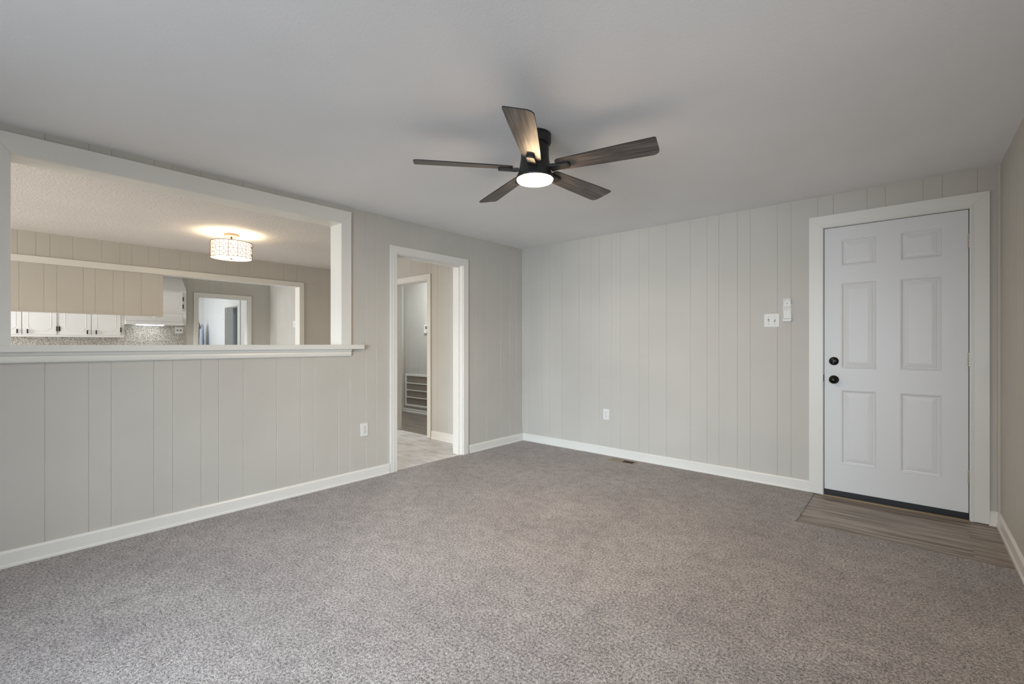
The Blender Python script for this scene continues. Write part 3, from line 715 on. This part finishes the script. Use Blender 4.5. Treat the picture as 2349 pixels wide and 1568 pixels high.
# fan remote in its wall holder
rm = thing('remote_control', (2.856, 0, 1.47), 'white fan remote in its wall cradle above the switch plate', 'remote control')
b = MB(); b.box(-0.0275, 0.0275, -0.020, -0.006, -0.082, 0.094); b.build('handset', M['white_plastic'], parent=rm, bevel=0.003)
b = MB(); b.box(-0.032, 0.032, -0.006, 0, -0.094, 0.05); b.box(-0.032, 0.032, -0.025, -0.006, -0.094, -0.072); b.box(-0.032, -0.0277, -0.022, -0.006, -0.094, -0.035); b.box(0.0277, 0.032, -0.022, -0.006, -0.094, -0.035)
b.build('cradle', M['white_plastic'], parent=rm, bevel=0.0015)
b = MB(); b.box(-0.026, 0.026, -0.0255, -0.0235, -0.0745, -0.0722); b.build('seam', M['slot'], parent=rm)
for (bx, bz, s) in [(-0.0165, 0.081, .0036), (0.0165, 0.081, .0036), (0, 0.070, .002), (0, 0.054, .0036), (-0.014, 0.060, .002), (0, 0.037, .002), (-0.017, 0.023, .0036), (0, 0.023, .0036), (0.0165, 0.023, .0036), (-0.017, 0.011, .003), (0, 0.011, .0036), (0.0165, 0.011, .002), (-0.017, -0.001, .0026), (0, -0.001, .003), (0.0165, -0.001, .002)]:
    b = MB(); b.box(bx - s, bx + s, -0.0212, -0.0195, bz - s * 0.7, bz + s * 0.7); b.build('button', M['grey_mark'], parent=rm, bevel=0.0004)
# switches far away
fs = thing('light_switch', (-4.895, YG, 1.552), 'white light switch on the pale kitchen wall by the casing', 'light switch')
b = MB(); b.box(-0.040, 0.040, -0.006, 0, -0.060, 0.060); b.build('cover_plate', M['white_plastic'], parent=fs, bevel=0.002)
b = MB(); b.box(-0.008, 0.008, -0.012, -0.004, -0.018, 0.018); b.build('toggle', M['white_plastic'], parent=fs)
us = thing('light_switch', (-7.57, YU, 1.711), 'white light switch in the utility room left of its doorway', 'light switch')
b = MB(); b.box(-0.036, 0.036, -0.006, 0, -0.057, 0.057); b.build('cover_plate', M['white_plastic'], parent=us, bevel=0.002)
b = MB(); b.box(-0.008, 0.008, -0.012, -0.004, -0.018, 0.018); b.build('toggle', M['white_plastic'], parent=us)
ko = thing('wall_outlet', (XE + 0.012, -2.188, 1.426), 'white two-gang outlet plate on the granite backsplash', 'outlet', rotz=R(90))
b = MB(); b.box(-0.058, 0.058, -0.006, 0, -0.055, 0.055); b.build('cover_plate', M['white_plastic'], parent=ko, bevel=0.002)
for sx in (-0.023, 0.023):
    b = MB(); b.lathe([(0, -0.010), (0.014, -0.009), (0.016, -0.005), (0, -0.005)], (sx, 0, 0), 14, axis='y'); b.build('receptacle', M['grey_mark'], parent=ko)
# thermostat and return grille in the hall
th = thing('thermostat', (-2.500, YH, 1.437), 'small white thermostat on the hall wall above the return grille', 'thermostat')
b = MB(); b.box(-0.055, 0.055, -0.025, 0, -0.070, 0.070); b.build('housing', M['white_plastic'], parent=th, bevel=0.004)
b = MB(); b.box(-0.020, 0.045, -0.0265, -0.024, 0.000, 0.050); b.build('display', M['screen'], parent=th)
b = MB(); b.lathe([(0, -0.027), (0.006, -0.026), (0.006, -0.024), (0, -0.024)], (0.01, 0, -0.04), 10, axis='y'); b.build('button', M['grey_mark'], parent=th)
GX0, GX1, GZ0, GZ1 = -3.095, -2.40, 0.105, 0.665
rg = thing('return_grille', ((GX0 + GX1) / 2, YH, GZ0), 'white return air grille with dark filter bands low on the hall wall', 'air grille')
go = ((GX0 + GX1) / 2, YH, GZ0)
b = MB(fH); fr = 0.034
b.box(GX0, GX1, 0, 0.018, GZ1 - fr, GZ1); b.box(GX0, GX1, 0, 0.018, GZ0, GZ0 + fr); b.box(GX0, GX0 + fr, 0, 0.018, GZ0 + fr, GZ1 - fr); b.box(GX1 - fr, GX1, 0, 0.018, GZ0 + fr, GZ1 - fr)
b.build('frame', M['trim'], parent=rg, origin=go, bevel=0.003)
b = MB(fH); b.box(GX0 + 0.02, GX1 - 0.02, 0.001, 0.006, GZ0 + 0.02, GZ1 - 0.02); b.build('filter', M['filter'], parent=rg, origin=go, label='dark dusty filter mesh')
for k in range(1, 4):
    zc = GZ0 + fr + (GZ1 - GZ0 - 2 * fr) * k / 4
    b = MB(fH); b.box(GX0 + fr, GX1 - fr, 0.004, 0.015, zc - 0.008, zc + 0.008); b.build('bar', M['trim'], parent=rg, origin=go)
# floor register in the carpet
vr = thing('floor_register', (1.425, -0.135, 0), 'brown metal floor register in the carpet by the far baseboard', 'floor vent')
b = MB()
L, Wd = 0.138, 0.058
b.box(-L, L, -Wd, -Wd + 0.014, -0.005, 0.005); b.box(-L, L, Wd - 0.014, Wd, -0.005, 0.005); b.box(-L, -L + 0.014, -Wd + 0.014, Wd - 0.014, -0.005, 0.005); b.box(L - 0.014, L, -Wd + 0.014, Wd - 0.014, -0.005, 0.005); b.box(-0.006, 0.006, -Wd + 0.014, Wd - 0.014, -0.005, 0.005)
b.build('frame', M['register'], parent=vr, bevel=0.0015)
b = MB(); b.box(-L + 0.01, L - 0.01, -Wd + 0.01, Wd - 0.01, 0.0004, 0.0012); b.build('duct_shade_sheet', M['register_shade'], parent=vr, label='dark sheet painting the shaded duct behind the louvres')  # flat dark sheet painted in for the shade inside the duct
for side in (-1, 1):
    b = MB()
    for k in range(9):
        xc = side * (0.013 + k * 0.0135)
        dx = 0.0082
        if side < 0: b.prism([(xc - dx, 0.0026), (xc - dx + 0.001, 0.0022), (xc + dx + 0.001, 0.0042), (xc + dx, 0.0048)], 'd', -Wd + 0.014, Wd - 0.014)
        else: b.prism([(xc - 0.0008, 0.0014), (xc + 0.0008, 0.0014), (xc + 0.0008, 0.0036), (xc - 0.0008, 0.0036)], 'd', -Wd + 0.014, Wd - 0.014)
    b.build('louvre', M['register'] if side < 0 else M['bronze_trim'], parent=vr, label='closed brown louvre bank' if side < 0 else 'open louvre bank with dark gaps')
# ironing board leaning in the utility room corner
ib_o = (-8.60, -1.172, 0.0)
ib = thing('ironing_board', ib_o, 'pale blue ironing board standing upright in the utility room corner', 'ironing board', rotz=R(-24))
outl = [(-0.17, 0.30), (-0.18, 0.9), (-0.165, 1.25), (-0.12, 1.50), (-0.05, 1.62), (0.0, 1.64), (0.05, 1.62), (0.12, 1.50), (0.165, 1.25), (0.18, 0.9), (0.17, 0.30)]
b = MB(); b.prism(outl, 'd', 0.0, 0.03); b.build('padded_cover', M['blue_cloth'], parent=ib, bevel=0.008)
b = MB(); b.prism([(x * 1.03, z + (0.006 if z > 1 else 0)) for x, z in outl], 'd', -0.012, 0.0); b.build('deck', M['white_plastic'], parent=ib)
for sx in (-0.10, 0.05):
    b = MB(); b.tube([(sx, -0.035, 0.02), (sx + 0.05, -0.075, 0.8), (sx, -0.050, 1.44)], 0.016, 8); b.build('leg', M['grey_metal'], parent=ib)
b = MB(); b.prism([(-0.10, 0.9), (0.10, 0.9), (0.10, 1.40), (-0.02, 1.58), (-0.10, 1.5)], 'd', -0.055, -0.035); b.build('leg_bracket', M['grey_metal'], parent=ib)
b = MB(); b.tube([(0.10, -0.012, 1.52), (0.11, -0.02, 1.62), (0.10, -0.045, 1.69), (0.09, -0.085, 1.735)], 0.011, 8); b.build('hook', M['red_plastic'], parent=ib, label='dark red hanging hook at the top')
# unseen dome lamp added to brighten the hall beyond the narrow doorway
hl = thing('hall_fill_light', (-1.9, -0.04, H), 'added white dome lamp, out of view, lighting the hall', 'ceiling light')
b = MB(); b.lathe([(0, 0), (0.13, 0), (0.13, -0.02), (0, -0.02)], seg=32); b.build('base', M['white_plastic'], parent=hl)
b = MB(); b.lathe([(0.12, -0.02), (0.115, -0.045), (0.08, -0.075), (0.04, -0.088), (0, -0.09)], seg=32); b.build('globe', M['hall_fill_globe'], parent=hl, recalc=False)
